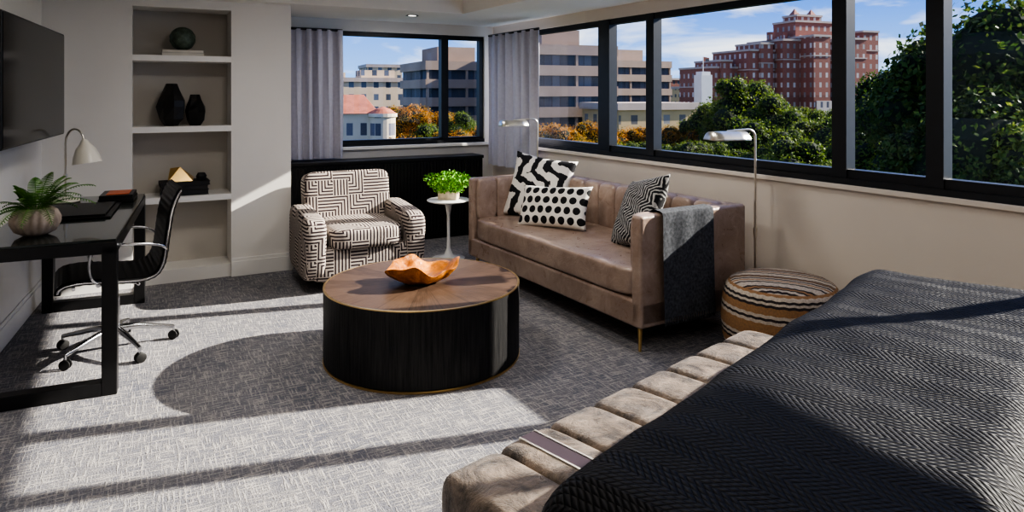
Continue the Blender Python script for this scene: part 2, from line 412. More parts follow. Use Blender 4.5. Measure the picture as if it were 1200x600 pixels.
# ------------------------------------------------------------------ desk
dk=empty('writing_desk',(-1.907,3.295,0),aL); L=1.65; Wd=.60
b=MB()
for y in (0,L-.07):
    b.box(-.065,0,y,y+.07,0,.715); b.box(-Wd,-Wd+.065,y,y+.07,0,.715)
    b.box(-Wd+.065,-.065,y,y+.07,0,.065)
b.box(-Wd,0,0,L,.68,.738)
b.build('frame',m_black,parent=dk,bevel=.004)
b=MB(); b.box(-Wd+.005,-.005,.005,L-.005,.738,.75); b.build('glass_top',m_deskglass,parent=dk,bevel=.002)
def DP(x,y,z=.7515): 
    q=Matrix.Translation((-1.907,3.295,0))@Matrix.Rotation(aL,4,'Z')@Vector((x,y,z)); return q
b=MB(); b.box(-.20,.20,-.28,.28,0,.008); b.box(-.17,.17,-.25,.25,.008,.02); b.build('desk_blotter',m_blackleather,loc=DP(-.30,.93),rz=aL,bevel=.003)
b=MB(); b.box(-.10,.10,-.14,.14,0,.022,0); b.box(-.095,.095,-.135,.135,.022,.045,0); b.box(-.06,.07,-.10,.10,.045,.050,1)
b.build('notebook_stack',[m_black,mat('book_red',(.60,.13,.03),.4)],loc=DP(-.14,1.40),rz=aL,bevel=.002)
# desk lamp
e=empty('desk_lamp',DP(-.44,1.42),rad(0))
b=MB(); b.lathe([(.08,0),(.085,.006),(.082,.014),(.03,.022),(.012,.03)],32); b.build('base',m_cream,parent=e)
pts=[(0,0,.02),(0,0,.2),(0,0,.38)]+[(.06-.06*math.cos(a),0,.38+.09*math.sin(a)) for a in [i*pi/12 for i in range(1,12)]]
pts+=[(.12,0,.375)]
b=MB(); b.tube(pts,.006); b.lathe([(.012,.14),(.014,.16),(.012,.18)],16); b.build('stem',m_nickel,parent=e)
b=MB(); b.lathe([(.012,.0),(.02,-.01),(.03,-.03),(.055,-.06),(.075,-.11),(.085,-.155),(.082,-.155),(.07,-.11),(.05,-.062),(.02,-.02)],36,cap=False)
b.build('shade',m_cream,parent=e,loc=(.12,0,.405),rot=(0,rad(-8),0))

def leafm(name,c1,c2):
    k=N(name); f=k.noise(25,detail=2); return k.fin(k.mix(k.rng(f,.35,.65),c1,c2),.5,spec=.3)
m_fern=leafm('fern_leaf',(.035,.11,.02),(.13,.27,.05)); m_bush=leafm('plant_leaf',(.06,.25,.02),(.25,.5,.06))
# potted fern on desk
e=empty('potted_fern',DP(-.38,.27))
b=MB(); sg=48
prof=[(.05,0),(.085,.02),(.105,.06),(.105,.085),(.09,.12),(.07,.135),(.062,.13),(.06,.11)]
b.lathe(prof,sg*2,mod=lambda a,j:1+.05*math.cos(a*18) if 0<j<5 else 1)
b.build('pot',mat('ribbed_stone_pot',(.42,.34,.28),.7,ns=20,na=.2),parent=e,ang=80)
b=MB(); rnd=random.Random(3)
for i in range(34):
    a=i*2.4; d0=Vector((math.cos(a),math.sin(a),0)); tw=max(0,d0.dot(Vector((-.914,-.407,0))))
    ln=rnd.uniform(.20,.36)*(1-.42*tw); el=rnd.uniform(.45,1.3)
    ptsf=[]; NS=20
    for k_ in range(NS+1):
        t=k_/NS
        p=Vector((0,0,.12))+d0*(ln*t*math.cos(el)*1.1+ .02)+Vector((0,0,ln*(t*math.sin(el)-.6*t*t*(.5+.5*math.cos(el)))))
        ptsf.append(p)
    b.tube(ptsf,.0013,5)
    side=Vector((-d0.y,d0.x,0))
    for k_ in range(3,NS+1):
        p=ptsf[k_]; t=k_/NS; w=.030*math.sin(pi*min(1,t*.85+.12))+.004; tg=(ptsf[k_]-ptsf[k_-1]).normalized()
        for s_ in (-1,1):
            q=p+side*s_*w+tg*.010+Vector((0,0,-.006)); h_=tg*.0035
            b.add([p-h_,p+h_,q+h_*.6,q-h_*.6],[(0,1,2,3)])
b.build('fronds',m_fern,parent=e,smooth=False)

# ------------------------------------------------------------------ office chair
oc=empty('office_chair',(-2.25,3.87,0),rad(-57))
prof=[(-.27,.405),(-.265,.43),(-.23,.45),(-.15,.455),(-.05,.445),(.05,.435),(.13,.435),(.185,.455),(.215,.50),(.23,.56),(.24,.64),(.25,.72),(.265,.80),(.285,.86),(.305,.90),(.315,.905)]
def cr(pts,n=5):
    out=[]
    for i in range(len(pts)-1):
        p0=Vector(pts[max(i-1,0)]);p1=Vector(pts[i]);p2=Vector(pts[i+1]);p3=Vector(pts[min(i+2,len(pts)-1)])
        for k_ in range(n):
            t=k_/n; out.append(.5*((2*p1)+(-p0+p2)*t+(2*p0-5*p1+4*p2-p3)*t*t+(-p0+3*p1-3*p2+p3)*t**3))
    out.append(Vector(pts[-1])); return out
pc=cr(prof,8)
b=MB(); w=.225
nn=len(pc)-1
def sling(off):
    def fn(u,v):
        i=min(int(v*nn+.5),nn); p=pc[i]; q=(pc[min(i+1,nn)]-pc[max(i-1,0)]).normalized(); nr=Vector((-q.y,q.x))
        rip=.005*abs(math.sin(i*pi/4))
        pp=p+nr*(off+(rip if off>0 else -rip)); return ((u-.5)*2*w,pp.x,pp.y)
    return fn
b.grid(sling(.012),6,nn); b.grid(sling(-.012),6,nn)
for s_ in (-1,1): b.tube([(s_*w,p.x,p.y) for p in pc],.015)
b.build('sling_seat_back',m_blackleather,parent=oc,ang=60)
b=MB()
for s_ in (-1,1): b.tube([(s_*(w+.014),p.x,p.y) for p in pc[3:-3]],.0055)
for y,z in ((-.2,.425),(.10,.41),(.262,.78)): b.tube([(-w,y,z),(w,y,z)],.009)
for s_ in (-1,1):
    ar=[(s_*w,-.09,.44),(s_*(w+.05),-.12,.48),(s_*(w+.06),-.13,.56),(s_*(w+.06),-.11,.63),(s_*(w+.06),-.04,.645),(s_*(w+.06),.10,.64),(s_*(w+.05),.2,.62),(s_*w,.24,.58)]
    b.tube([tuple(v) for v in cr([Vector(a) for a in ar],5)],.008)
b.tube([(0,0,.10),(0,0,.30)],.025); b.tube([(0,0,.30),(0,0,.41)],.015); b.tube([(-.12,-.05,.415),(.12,-.05,.415)],.012); b.tube([(-w,-.09,.43),(0,0,.40),(w,-.09,.43)],.012); b.tube([(-w,.1,.42),(0,0,.40),(w,.1,.42)],.012)
for i in range(5):
    a=i*2*pi/5+.35; c,s_=math.cos(a),math.sin(a)
    b.tube([(0,0,.125),(c*.12,s_*.12,.115),(c*.30,s_*.30,.075)],[.022,.017,.011])
    b.tube([(c*.30,s_*.30,.08),(c*.30,s_*.30,.045)],.007)
b.build('aluminium_frame',m_chrome,parent=oc)
b=MB()
for i in range(5):
    a=i*2*pi/5+.35; c,s_=math.cos(a)*.30,math.sin(a)*.30; M=Matrix.Translation((c,s_,.027))@Matrix.Rotation(a+.9*i,4,'Z')@Matrix.Rotation(pi/2,4,'Y')
    for z in (-.016,.008): b.lathe([(.022,z),(.027,z+.002),(.027,z+.010),(.022,z+.012)],18,M=M)
b.build('casters',m_rubber,parent=oc)

# ------------------------------------------------------------------ niche decor
def NP(u,z,y=.15):
    t=hit(FB,y,u); q=FB@Vector((t,y,0)); return (q.x,q.y,z)
bk=mat('book_covers',(.50,.47,.42),.7,ns=3,na=.3); bkd=mat('book_dark',(.02,.02,.022),.6)
def books(name,loc,w,d,hs,m,pg=None):
    b=MB(); z=0; rnd=random.Random(len(name))
    for h_ in hs:
        a=rnd.uniform(-.06,.06); M=Matrix.Rotation(a,4,'Z'); s_=rnd.uniform(.9,1)
        b.box(-w/2*s_,w/2*s_,-d/2,d/2,z,z+.003,M=M); b.box(-w/2*s_,w/2*s_,-d/2,d/2,z+h_-.003,z+h_,M=M)
        b.box(-w/2*s_,w/2*s_,d/2-.004,d/2,z,z+h_,M=M); b.box(-w/2*s_+.004,w/2*s_-.004,-d/2+.004,d/2-.004,z+.003,z+h_-.003,1,M=M)
        z+=h_
    b.build(name,[m,pg or mat('pages',(.7,.66,.58),.9)],loc=loc,rz=aB,smooth=False); return z
z=1.745
hh=books('book_stack',NP(214,z),.32,.2,[.025,.022],bk)
b=MB(); b.lathe([(.092*math.sin(a),.092-.092*math.cos(a)) for a in [i*pi/24 for i in range(1,24)]],48,mod=lambda a,j:1+.05*math.cos(a*10+j*1.6))
b.build('carved_sphere',mat('verdigris_ceramic',(.09,.12,.09),.5,ns=25,na=.5,bs=40,bst=.6),loc=NP(214,z+hh+.001),ang=70)
def facet_vase(name,loc,h,r,seed):
    rnd=random.Random(seed); J=[[rnd.uniform(.88,1.12) for _ in range(7)] for _ in range(7)]
    b=MB(); b.lathe([(r*.5,0),(r*.85,h*.16),(r,h*.45),(r*.95,h*.6),(r*.62,h*.86),(r*.42,h),(r*.3,h*.97)],7,mod=lambda a,j:J[j][int(a/(2*pi)*7+.01)%7])
    b.build(name,mat('matte_black_ceramic',(.012,.011,.011),.4),loc=loc,smooth=False)
facet_vase('faceted_vase',NP(201,1.20,.14),.33,.10,1); facet_vase('faceted_vase',NP(229,1.20,.14),.245,.078,5)
hh=books('book_stack',NP(216,.66),.36,.22,[.04,.035,.03],bkd,bkd)
b=MB(); b.add([(-.09,-.07,0),(.09,-.07,0),(.1,.05,.02),(-.06,.08,0),(.0,-.02,.11),(-.07,.0,.10)],[(0,1,4),(1,2,4),(2,3,5,4),(3,0,5),(0,4,5),(0,3,2,1)])
b.build('brass_facet_sculpture',m_brass,loc=NP(211,.662+hh),rz=aB,smooth=False)
b=MB(); b.lathe([(.035,0),(.042,.03),(.03,.05),(.025,.055)],8); b.build('small_box_ornament',bkd,loc=NP(236,.662+hh),smooth=False)

# ------------------------------------------------------------------ armchair
ac=empty('armchair',(-1.24,5.40,0),rad(27))
b=MB(); b.lathe([(.27,0),(.28,.01),(.28,.06),(.26,.07)],48); b.build('swivel_plinth',m_brass,parent=ac)
b=MB(); b.rbox((0,.02,.20),(.80,.78,.26),9,14); b.build('base',m_maze,parent=ac,weld=True,ang=180)
b=MB(); b.rbox((0,-.08,.385),(.56,.66,.17),6,14); b.build('seat_cushion',m_maze,parent=ac,weld=True,ang=180)
b=MB(); Mb=Matrix.Translation((0,.30,.55))@Matrix.Rotation(rad(-10),4,'X'); b.rbox((0,0,0),(.70,.20,.52),10,16,M=Mb); b.build('backrest',m_maze,parent=ac,weld=True,ang=180)
for s_,nm in ((-1,'arm_left'),(1,'arm_right')):
    b=MB(); b.rbox((s_*.375,-.02,.33),(.17,.76,.50),6,16)
    for i,v in enumerate(b.v):
        t=(v.y+.4)/.76
        if v.z>.3: v.z-= (1-t)*.035; 
        if v.y<-.2: v.y+=(.33-v.z)*.12
    b.build(nm,m_maze,parent=ac,weld=True,ang=180)

# ------------------------------------------------------------------ coffee table + bowl
ct=empty('drum_coffee_table',(-.50,3.83,0),0)
R=.54; Ht=.40
b=MB(); b.lathe([(R-.006,0),(R+.002,.001),(R+.002,.012),(R-.006,.013)],120); b.lathe([(R-.03,Ht-.001),(R+.002,Ht-.004),(R+.002,Ht+.001),(R-.010,Ht+.0015),(R-.010,Ht)],120,cap=False); b.build('brass_rings',m_brass,parent=ct)
b=MB(); b.lathe([(R-.004,.012),(R,.016),(R,Ht-.004)],160); b.build('drum',m_drumside,parent=ct)
b=MB(); b.lathe([(R-.010,Ht-.006),(R-.010,Ht+.001)],120); b.build('top',m_parq,parent=ct)
def bm_(a,j): return 1+.13*math.sin(a*2+.6)+.05*math.sin(a*5+j*.4)+.03*math.sin(a*11+j)
b=MB(); pr=[(.04,0),(.08,.004),(.13,.03),(.17,.07),(.185,.095),(.175,.095),(.15,.07),(.11,.04),(.05,.022),(.01,.02)]
b.lathe(pr,72,mod=bm_)
for v in b.v:
    a=math.atan2(v.y,v.x); v.z*=1+.28*math.sin(a*3+1)*min(1,v.z/.05)+.1*math.sin(a*7)
b.build('root_wood_bowl',m_root,loc=(-.50,3.80,Ht+.002),ang=60)

# ------------------------------------------------------------------ side table + plant
sp=(-.56,6.02)
b=MB(); b.lathe([(.14,0),(.145,.006),(.10,.014),(.04,.035),(.018,.09),(.013,.2),(.014,.38),(.03,.47),(.07,.498),(.07,.50)],48); b.lathe([(.15,.498),(.185,.508),(.19,.516),(.185,.52)],56)
b.build('tulip_side_table',m_white,loc=(sp[0],sp[1],0),ang=50)
e=empty('potted_plant',(sp[0],sp[1]+.01,.521),rad(-10))
b=MB(); b.box(-.085,.085,-.05,.05,0,.07); b.build('planter_box',mat('planter_wood',(.62,.52,.38),.7,ns=30,na=.2),parent=e,bevel=.004)
b=MB(); rnd=random.Random(9)
for i in range(1000):
    a=rnd.uniform(0,2*pi); r=rnd.random()**.5; zz=rnd.random(); p=Vector((math.cos(a)*r*.22*(.55+.6*zz),math.sin(a)*r*.14*(.55+.6*zz),.06+.20*zz*(1-.35*r*r)))
    q=Vector((rnd.uniform(-1,1),rnd.uniform(-1,1),rnd.uniform(-.3,1))).normalized(); t=q.cross(Vector((rnd.uniform(-1,1),rnd.uniform(-1,1),.1))).normalized(); s_=rnd.uniform(.010,.017)
    b.add([p-q*s_,p+t*s_*.6,p+q*s_,p-t*s_*.6],[(0,1,2,3)])
for i in range(30):
    a=rnd.uniform(0,2*pi); b.tube([(math.cos(a)*.02,math.sin(a)*.02,.06),(math.cos(a)*.12,math.sin(a)*.08,.19)],.0015,4)
b.build('foliage',m_bush,parent=e,smooth=False)

# ------------------------------------------------------------------ sofa
so=empty('sofa',(-.36,5.56,0),aR); SL=2.08; SD=.86; SH=.77
b=MB(); b.box(.0,SL,.0,SD,.14,.29); b.build('base',m_leather,parent=so,bevel=.018)
b=MB(); b.box(0,.085,0,SD,.145,SH); b.build('arm_left',m_leather,parent=so,bevel=.022,seg=4)
b=MB(); b.box(SL-.085,SL,0,SD,.145,SH); b.build('arm_right',m_leather,parent=so,bevel=.022,seg=4)
b=MB(); b.box(.07,SL-.07,SD-.10,SD-.001,.145,SH-.002); b.build('back_frame',m_leather,parent=so,bevel=.022,seg=4)
b=MB(); b.rbox((SL/2,.365,.375),(SL-.17,.74,.17),12,26); b.build('seat_cushion',m_leather,parent=so,weld=True,ang=180)
b=MB(); nC=10; cw=(SL-.17)/nC
for i in range(nC): b.rbox((.085+cw*(i+.5),SD-.135,.60),(cw*1.02,.13,.36),5,10)
b.build('back_channels',m_leather,parent=so,ang=180)
b=MB(); nA=4; cw=.70/nA
for i in range(nA):
    b.rbox((.10,.03+cw*(i+.5),.60),(.06,cw*1.02,.34),5,8); b.rbox((SL-.10,.03+cw*(i+.5),.60),(.06,cw*1.02,.34),5,8)
b.build('arm_channels',m_leather,parent=so,ang=180)
b=MB()
for x in (.07,SL-.07):
    for y in (.06,SD-.07):
        sx=-.02 if x<1 else .02; sy=-.02 if y<.4 else .02
        b.tube([(x+sx,y+sy,0),(x,y,.145)],[.008,.016],12)
b.build('legs',m_brass,parent=so)
def pillow(name,w,h,t,mt,x,y,z,rot):
    b=MB()
    def fn(sg):
        def f(u,v):
            a=u*2-1;c=v*2-1
            th=t/2*max(0,(1-abs(a)**3.2))**.55*max(0,(1-abs(c)**3.2))**.55
            k1=1-.09*(1-c*c)**1*abs(a)**6*1; k2=1-.09*(1-a*a)*abs(c)**6
            return (a*w/2*k1,sg*th+.006*math.sin(a*7+c*5)*(1-a*a)*(1-c*c),c*h/2*k2)
        return f
    b.grid(fn(-1),24,24); b.grid(fn(1),24,24)
    ob=b.build(name,mt,weld=True,ang=180)
    Ms=Matrix.Translation((-.36,5.56,0))@Matrix.Rotation(aR,4,'Z')
    ob.matrix_world=Ms@Matrix.Translation((x,y,z))@rot
    return ob
RZ=lambda a:Matrix.Rotation(rad(a),4,'Z'); RX=lambda a:Matrix.Rotation(rad(a),4,'X'); RY=lambda a:Matrix.Rotation(rad(a),4,'Y')
pillow('throw_pillow',.54,.54,.14,m_ikat,.30,.50,.685,RZ(38)@RX(-20)@RY(8))
pillow('lumbar_pillow',.60,.33,.13,m_dots,.74,.34,.605,RZ(24)@RX(-24)@RY(-3))
pillow('throw_pillow',.50,.50,.15,m_ikat2,1.55,.46,.675,RZ(-18)@RX(-26)@RY(-14))
# throw blanket over right arm
def thr(u,v):
    path=[(SL-.142,.50),(SL-.142,.70),(SL-.12,.765),(SL-.08,.784),(SL-.04,.786),(SL+.0,.783),(SL+.022,.75),(SL+.026,.5),(SL+.03,.19)]
    q=cr([Vector(p) for p in path],6); i=v*(len(q)-1); k_=int(i); p=q[k_].lerp(q[min(k_+1,len(q)-1)],i-k_)
    y=.155+.40*u+.012*math.sin(v*6)
    f=.012*(.5+.5*math.sin(u*15+v*2))*max(0,v-.35)
    return (p.x+f+.004,y-.02*(v-.5)*(1-u),p.y)
b=MB(); b.grid(thr,40,60)
for i in range(46):
    u=(i+.5)/46; p=thr(u,1); b.tube([p,(p[0]+.002,p[1]+.003*math.sin(i*3),p[2]-.02),(p[0],p[1]+.004*math.sin(i*5),p[2]-.045)],.0028,5)
b.build('throw_blanket',m_throw,loc=(-.36,5.56,0),rz=aR,ang=180)

# ------------------------------------------------------------------ floor lamps
def flamp(name,x,y,h,ang,reach=.30):
    e=empty(name,(x,y,0),ang)   # arm points local +x
    b=MB(); b.lathe([(.10,0),(.105,.006),(.10,.014),(.02,.022),(.012,.04)],40); b.build('base',m_nickel,parent=e)
    pts=[(0,0,.02),(0,0,h*.5),(0,0,h-.06)]+[(.05-.05*math.cos(a),0,h-.06+.05*math.sin(a)) for a in [i*pi/16 for i in range(1,9)]]+[(reach-.08,0,h-.012),(reach,0,h-.02)]
    b=MB(); b.tube(pts,.0075); b.lathe([(.012,h*.45),(.013,h*.47),(.012,h*.49)],14); b.build('stem',m_nickel,parent=e)
    b=MB()
    def pf(u,rr): a=(u-.5)*2*rad(68); return (rr*math.sin(a),rr*math.cos(a))
    def sh(u,v):
        q=pf(u,.085); return (reach-.12+.24*v,q[0],h-.105+q[1])
    b.grid(sh,16,4)
    for xe in (reach-.12,reach+.12):
        ps=[(xe,pf(i/16,.085)[0],h-.105+pf(i/16,.085)[1]) for i in range(17)]
        b.add(ps,[tuple(range(17))])
    b.build('shade',m_nickel,parent=e,solid=.002)
def lampxy(u,dn): 
    k=(u-600)/F; Y=dn/(nR.x*k+nR.y); return k*Y,Y
x,y=lampxy(885,3.54); flamp('floor_lamp',x,y,1.235,rad(195),.20)
x,y=lampxy(630,3.50); flamp('floor_lamp',x,y,1.225,rad(200),.24)

# ------------------------------------------------------------------ pouf
e=empty('woven_pouf',(1.50,3.80,0),rad(65))
ps=[(.27,0),(.295,.02),(.315,.10),(.325,.21),(.315,.32),(.30,.375),(.275,.405)]
b=MB(); b.lathe(ps,64); b.build('side',m_poufside,parent=e,ang=80)
b=MB(); b.lathe([(.276,.404),(.25,.418),(.18,.432),(.08,.438),(.005,.439)],64); b.build('top',m_pouftop,parent=e,ang=80)

# ------------------------------------------------------------------ bed + bench
aF=math.atan2(.744,.668)
bd=empty('bed',(0,0,0),aF)
b=MB(); b.box(1.0,2.95,-1.3,.74,.12,.45); b.box(1.04,1.12,-1.25,-1.17,0,.12); b.box(2.8,2.9,-1.25,-1.17,0,.12); b.box(1.04,1.12,.60,.68,0,.12); b.box(2.8,2.9,.60,.68,0,.12)
b.build('base',m_linen,parent=bd,bevel=.02)
def softblock(name,x0,x1,y0,y1,z0,z1,m,r,amp,k=2.2,nsub=90):
    b=MB(); cx,cy=(x0+x1)/2,(y0+y1)/2
    hx,hy=(x1-x0)/2,(y1-y0)/2
    def fold(s,h):
        a=abs(s); sg=1 if s>=0 else -1; flat=h-r
        if a<=flat: return s,0
        a-=flat; q=r*pi/2
        if a<=q: t=a/r; return sg*(flat+r*math.sin(t)), r*(1-math.cos(t))
        return sg*(h), r+(a-q)
    drop=z1-z0-r; Sx=hx-r+r*pi/2+drop; Sy=hy-r+r*pi/2+drop
    def fn(u,v):
        sx=(u*2-1)*Sx; sy=(v*2-1)*Sy
        x,dx=fold(sx,hx); y,dy=fold(sy,hy)
        dz=max(dx,dy)
        if dx>0 and dy>0:
            dz=min(z1-z0,(dx**k+dy**k)**(1/k))
            c=min(1,min(dx,dy)/r)*.29*r
            x-=math.copysign(c,x); y-=math.copysign(c,y)
        n=mnoise.noise(Vector((x*3,y*3,0)))*amp+mnoise.noise(Vector((x*9,y*9,3)))*amp*.3
        return (cx+x,cy+y,z1-dz+n*(1 if dz<r else .4))
    b.grid(fn,nsub,nsub); return b.build(name,m,parent=bd,ang=180)
softblock('mattress_linen',.96,2.97,-1.3,.5,.42,.745,m_linen,.07,.004)
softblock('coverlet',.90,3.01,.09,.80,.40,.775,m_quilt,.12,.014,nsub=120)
b=MB(); b.box(.9,3.02,-1.42,-1.32,0,1.25); b.build('headboard',m_leather,parent=bd,bevel=.03)
# bench
Mbed=Matrix.Rotation(aF,4,'Z')
bc=Mbed@Vector((2.01,1.075,0))
be=empty('channel_tufted_bench',bc,aF-rad(4.5))
nB=8; Lb=1.64; cw=Lb/nB
b=MB()
for i in range(nB): b.rbox((-Lb/2+cw*(i+.5),0,.30),(cw*1.04,.43,.31),8,16)
b.build('channels',m_velvet,parent=be,ang=180)
b=MB(); b.box(-Lb/2+.03,Lb/2-.03,-.19,.19,.0,.16); b.build('plinth',m_black,parent=be,bevel=.01)
b=MB(); xs=-Lb/2+cw*1.5
for (w0,w1,of,mi) in ((-.03,.03,.003,0),(-.034,-.028,.005,1),(.028,.034,.005,1)):
    b.box(xs+w0,xs+w1,-.185,.185,.449,.453+of,mi)
b.build('strap',[mat('strap_plum',(.04,.025,.035),.5),m_nickel],parent=be,smooth=False)

# ------------------------------------------------------------------ soffit downlight, and added tray fill lamps shaped like downlights
m_lamp=emis('downlight_or_fill_glow',(1,.95,.88),4)
def downlight_or_fill(i,p,z,power):
    e=empty('ceiling_downlight_or_fill',(p.x,p.y,z))
    b=MB(); b.lathe([(.055,0),(.06,-.004),(.045,-.006),(.042,-.001)],32,cap=False); b.build('trim_ring',m_black,parent=e)
    b=MB(); b.lathe([(.042,-.0015),(.001,-.0015)],32,cap=False); b.build('lens',m_lamp,parent=e)
    l=bpy.data.lights.new('downlight_or_fill_lamp','AREA'); l.shape='DISK'; l.size=.5; l.energy=power; l.color=(1,.96,.91); l.spread=rad(170)
    lo=bpy.data.objects.new('lamp',l); sc.collection.objects.link(lo); lo.parent=e; lo.location=(0,0,-.02)
q=P(483,6.35); downlight_or_fill(0,q,SOF,3)
for i,(x,y,pw) in enumerate(((-1.1,3.6,12),(.3,4.4,8),(.3,1.6,6),(1.9,1.2,5),(-.3,.2,8))): downlight_or_fill(i+1,Vector((x,y,0)),TRAY,pw)  # fill lamps added to brighten the room, given downlight fixtures

# ------------------------------------------------------------------ exterior
def facade(name,wall,win,cw,ch,fw,fh,jit=.5,wall2=None,zs=None):
    k=N(name); x=k.xyz('UV'); a=k.m('DIVIDE',x[0],cw); c=k.m('DIVIDE',x[1],ch)
    fa=k.m('FLOORED_MODULO',a,1); fc=k.m('FLOORED_MODULO',c,1)
    wn=k.n('ShaderNodeTexWhiteNoise',noise_dimensions='2D'); k.lk(k.comb(k.m('FLOOR',a),k.m('FLOOR',c)),wn.inputs['Vector'])
    ia=k.m('LESS_THAN',k.m('ABSOLUTE',k.m('SUBTRACT',fa,.5)),fw/2); ic=k.m('LESS_THAN',k.m('ABSOLUTE',k.m('SUBTRACT',fc,.5)),fh/2)
    t=k.m('MULTIPLY',ia,ic)
    wc=k.mix(k.m('MULTIPLY',wn.outputs[0],jit),win,tuple(min(1,w*4+.05) for w in win))
    w=k.mix(k.rng(k.noise(.3,detail=4),.3,.7),tuple(q*.85 for q in wall),wall)
    if wall2: w=k.mix(k.m('GREATER_THAN',x[1],zs),w,wall2)
    k.bump(k.m('SUBTRACT',1,t),.5,.2)
    return k.fin(k.mix(t,w,wc),.8)
GZ=-17
m_brick=facade('red_brick_facade',(.25,.09,.06),(.02,.025,.035),3.0,3.3,.42,.55)
m_brick2=facade('red_brick_facade_stone',(.23,.085,.058),(.22,.19,.17),2.7,3.3,.36,.5,wall2=(.27,.10,.068),zs=18)
m_stone=facade('cream_stone_facade',(.66,.50,.33),(.05,.06,.08),3.2,3.2,.4,.5)
m_lime=facade('limestone_facade',(.50,.42,.36),(.06,.06,.08),2.6,3.3,.4,.6)
m_conc=mat('office_concrete',(.33,.24,.175),.85,ns=.2,na=.1)
m_band=facade('office_ribbon_glass',(.05,.05,.06),(.02,.025,.035),1.5,30,.9,1.0,.6)
m_roof=mat('terracotta_roof',(.40,.13,.07),.8,ns=1,na=.2)
m_tan=facade('tan_facade',(.56,.40,.20),(.10,.09,.08),3,3.2,.4,.45)
m_wht=mat('white_stone',(.62,.60,.57),.7,ns=.3,na=.05)
m_corn=mat('cornice_stone',(.42,.33,.27),.7,ns=.3,na=.1)
def bld(name,u0,u1,vtop,D,depth,m,yaw=0,extra=None,roofm=None):
    w=(u1-u0)/F*D/max(.5,math.cos(yaw)); c=P((u0+u1)/2,D); zt=zv(vtop,D)
    b=MB(); b.box(-w/2,w/2,0,depth,0,zt-GZ)
    b.box(-w/2-.4,w/2+.4,-.4,depth+.4,zt-GZ-.9,zt-GZ+.2,1)
    if extra: extra(b,w,depth,zt-GZ)
    return b.build(name,[m,roofm or m_corn,m_roof],loc=(c.x,c.y,GZ),rz=yaw,smooth=False)
def office(name,u0,u1,vtop,D,depth,yaw,nf):
    w=(u1-u0)/F*D/math.cos(yaw); c=P((u0+u1)/2,D); zt=zv(vtop,D)-GZ
    b=MB(); b.box(-w/2,w/2,0,depth,0,zt,0)
    z=zt-1.6; fl=3.55
    for i in range(nf):
        b.box(-w/2-.5,w/2+.5,-.6,depth+.5,z,z+1.75,1); z-=fl
    x=-w/2
    while x<=w/2+.01: b.box(x-.22,x+.22,-.45,.1,0,zt,1); x+=w/round(w/6.5)
    b.box(-w*.3,w*.2,depth*.2,depth*.8,zt,zt+3.2,1)
    b.build(name,[m_band,m_conc],loc=(c.x,c.y,GZ),rz=yaw,smooth=False)
office('office_building',628,722,54,118,24,rad(20),8)
office('office_building',712,788,72,175,20,rad(24),7)
office('office_building',503,590,73,135,18,rad(24),7)
def ex1(b,w,d,z): b.box(-w*.2,w*.15,2,d*.6,z,z+2.2); b.box(-w*.45,-w*.36,2,6,z,z+1.5)
bld('apartment_building',396,500,92,178,16,m_stone,rad(24),ex1)
bld('apartment_building',432,470,76,230,16,m_stone,rad(22))
# row house with turret
c=P(418,80); b=MB(); zt=zv(133,80)-GZ
b.box(-4,2.2,0,8,0,zt); b.add([(-4.4,-.4,zt),(2.6,-.4,zt),(2.6,8.4,zt),(-4.4,8.4,zt),(-2.5,3.8,zt+2.2),(.8,3.8,zt+2.2)],[(0,1,5,4),(1,2,5),(2,3,4,5),(3,0,4)],2)
b.lathe([(1.5,0),(1.5,zt-.5),(1.7,zt-.4),(1.7,zt),(1.5,zt)],20,M=Matrix.Translation((3.0,0,0)))
b.lathe([(1.6,zt),(.9,zt+.5),(.05,zt+.8)],20,2,M=Matrix.Translation((3.0,0,0)))
b.build('turreted_townhouse',[facade('townhouse_facade',(.66,.56,.42),(.08,.08,.1),1.6,2.6,.45,.55),m_wht,m_roof],loc=(c.x,c.y,GZ),rz=rad(12),smooth=False)
bld('tan_building',722,822,122,108,12,m_tan,rad(22))
bld('distant_building',784,822,92,380,20,m_brick,rad(22))
bld('distant_building',796,850,102,310,20,m_tan,rad(22))
c=P(824,205); b=MB(); zt=zv(84,205)-GZ
b.box(-1.9,1.9,-1.9,1.9,0,zt-1); b.box(-1.5,1.5,-1.5,1.5,zt-1,zt,0); b.tube([(0,0,zt),(0,0,zt+4.5)],.1); b.add([(0,0,zt+4.5),(2.2,0,zt+4.2),(2.2,0,zt+3.0),(0,0,zt+3.2)],[(0,1,2,3)],1)
b.build('clock_tower_with_flag',[m_wht,m_brick],loc=(c.x,c.y,GZ),rz=rad(20),smooth=False)
# big red brick hotel
D=230; c=P(980,D); s_=D/F/.90; zr=lambda v: zv(v,D)-GZ
b=MB()
BL=((905,1022,46,6,24),(872,925,58,10,30),(836,880,78,16,34),(930,985,22,9,20),(938,972,14,11,18),(1002,1024,34,2,24),(928,950,42,0,20),(972,1000,44,0,20),(884,900,50,9,22),(848,862,70,15,30))
for (u0,u1,v,y0,y1) in BL:
    z=zr(v); b.box((u0-958)*s_,(u1-958)*s_,y0,y1,0,z)
    b.box((u0-958)*s_-.25,(u1-958)*s_+.25,y0-.25,y1+.25,z-.5,z+.2,1); b.box((u0-958)*s_-.15,(u1-958)*s_+.15,y0-.15,y1+.15,z-7.0,z-6.6,1)
for u in (905,922,941,965,990,1008,1019): b.box((u-958)*s_-.9,(u-958)*s_+.9,11,13,zr(46),zr(36),0)
for u in (943,966): b.add([((u-958)*s_+dx,14+dy,zr(14)) for dx,dy in ((-1.5,-1.5),(1.5,-1.5),(1.5,1.5),(-1.5,1.5))]+[((u-958)*s_,14,zr(5))],[(0,1,4),(1,2,4),(2,3,4),(3,0,4)],0)
b.box(-8.6,12.5,-.25,2,0,zr(118),3)
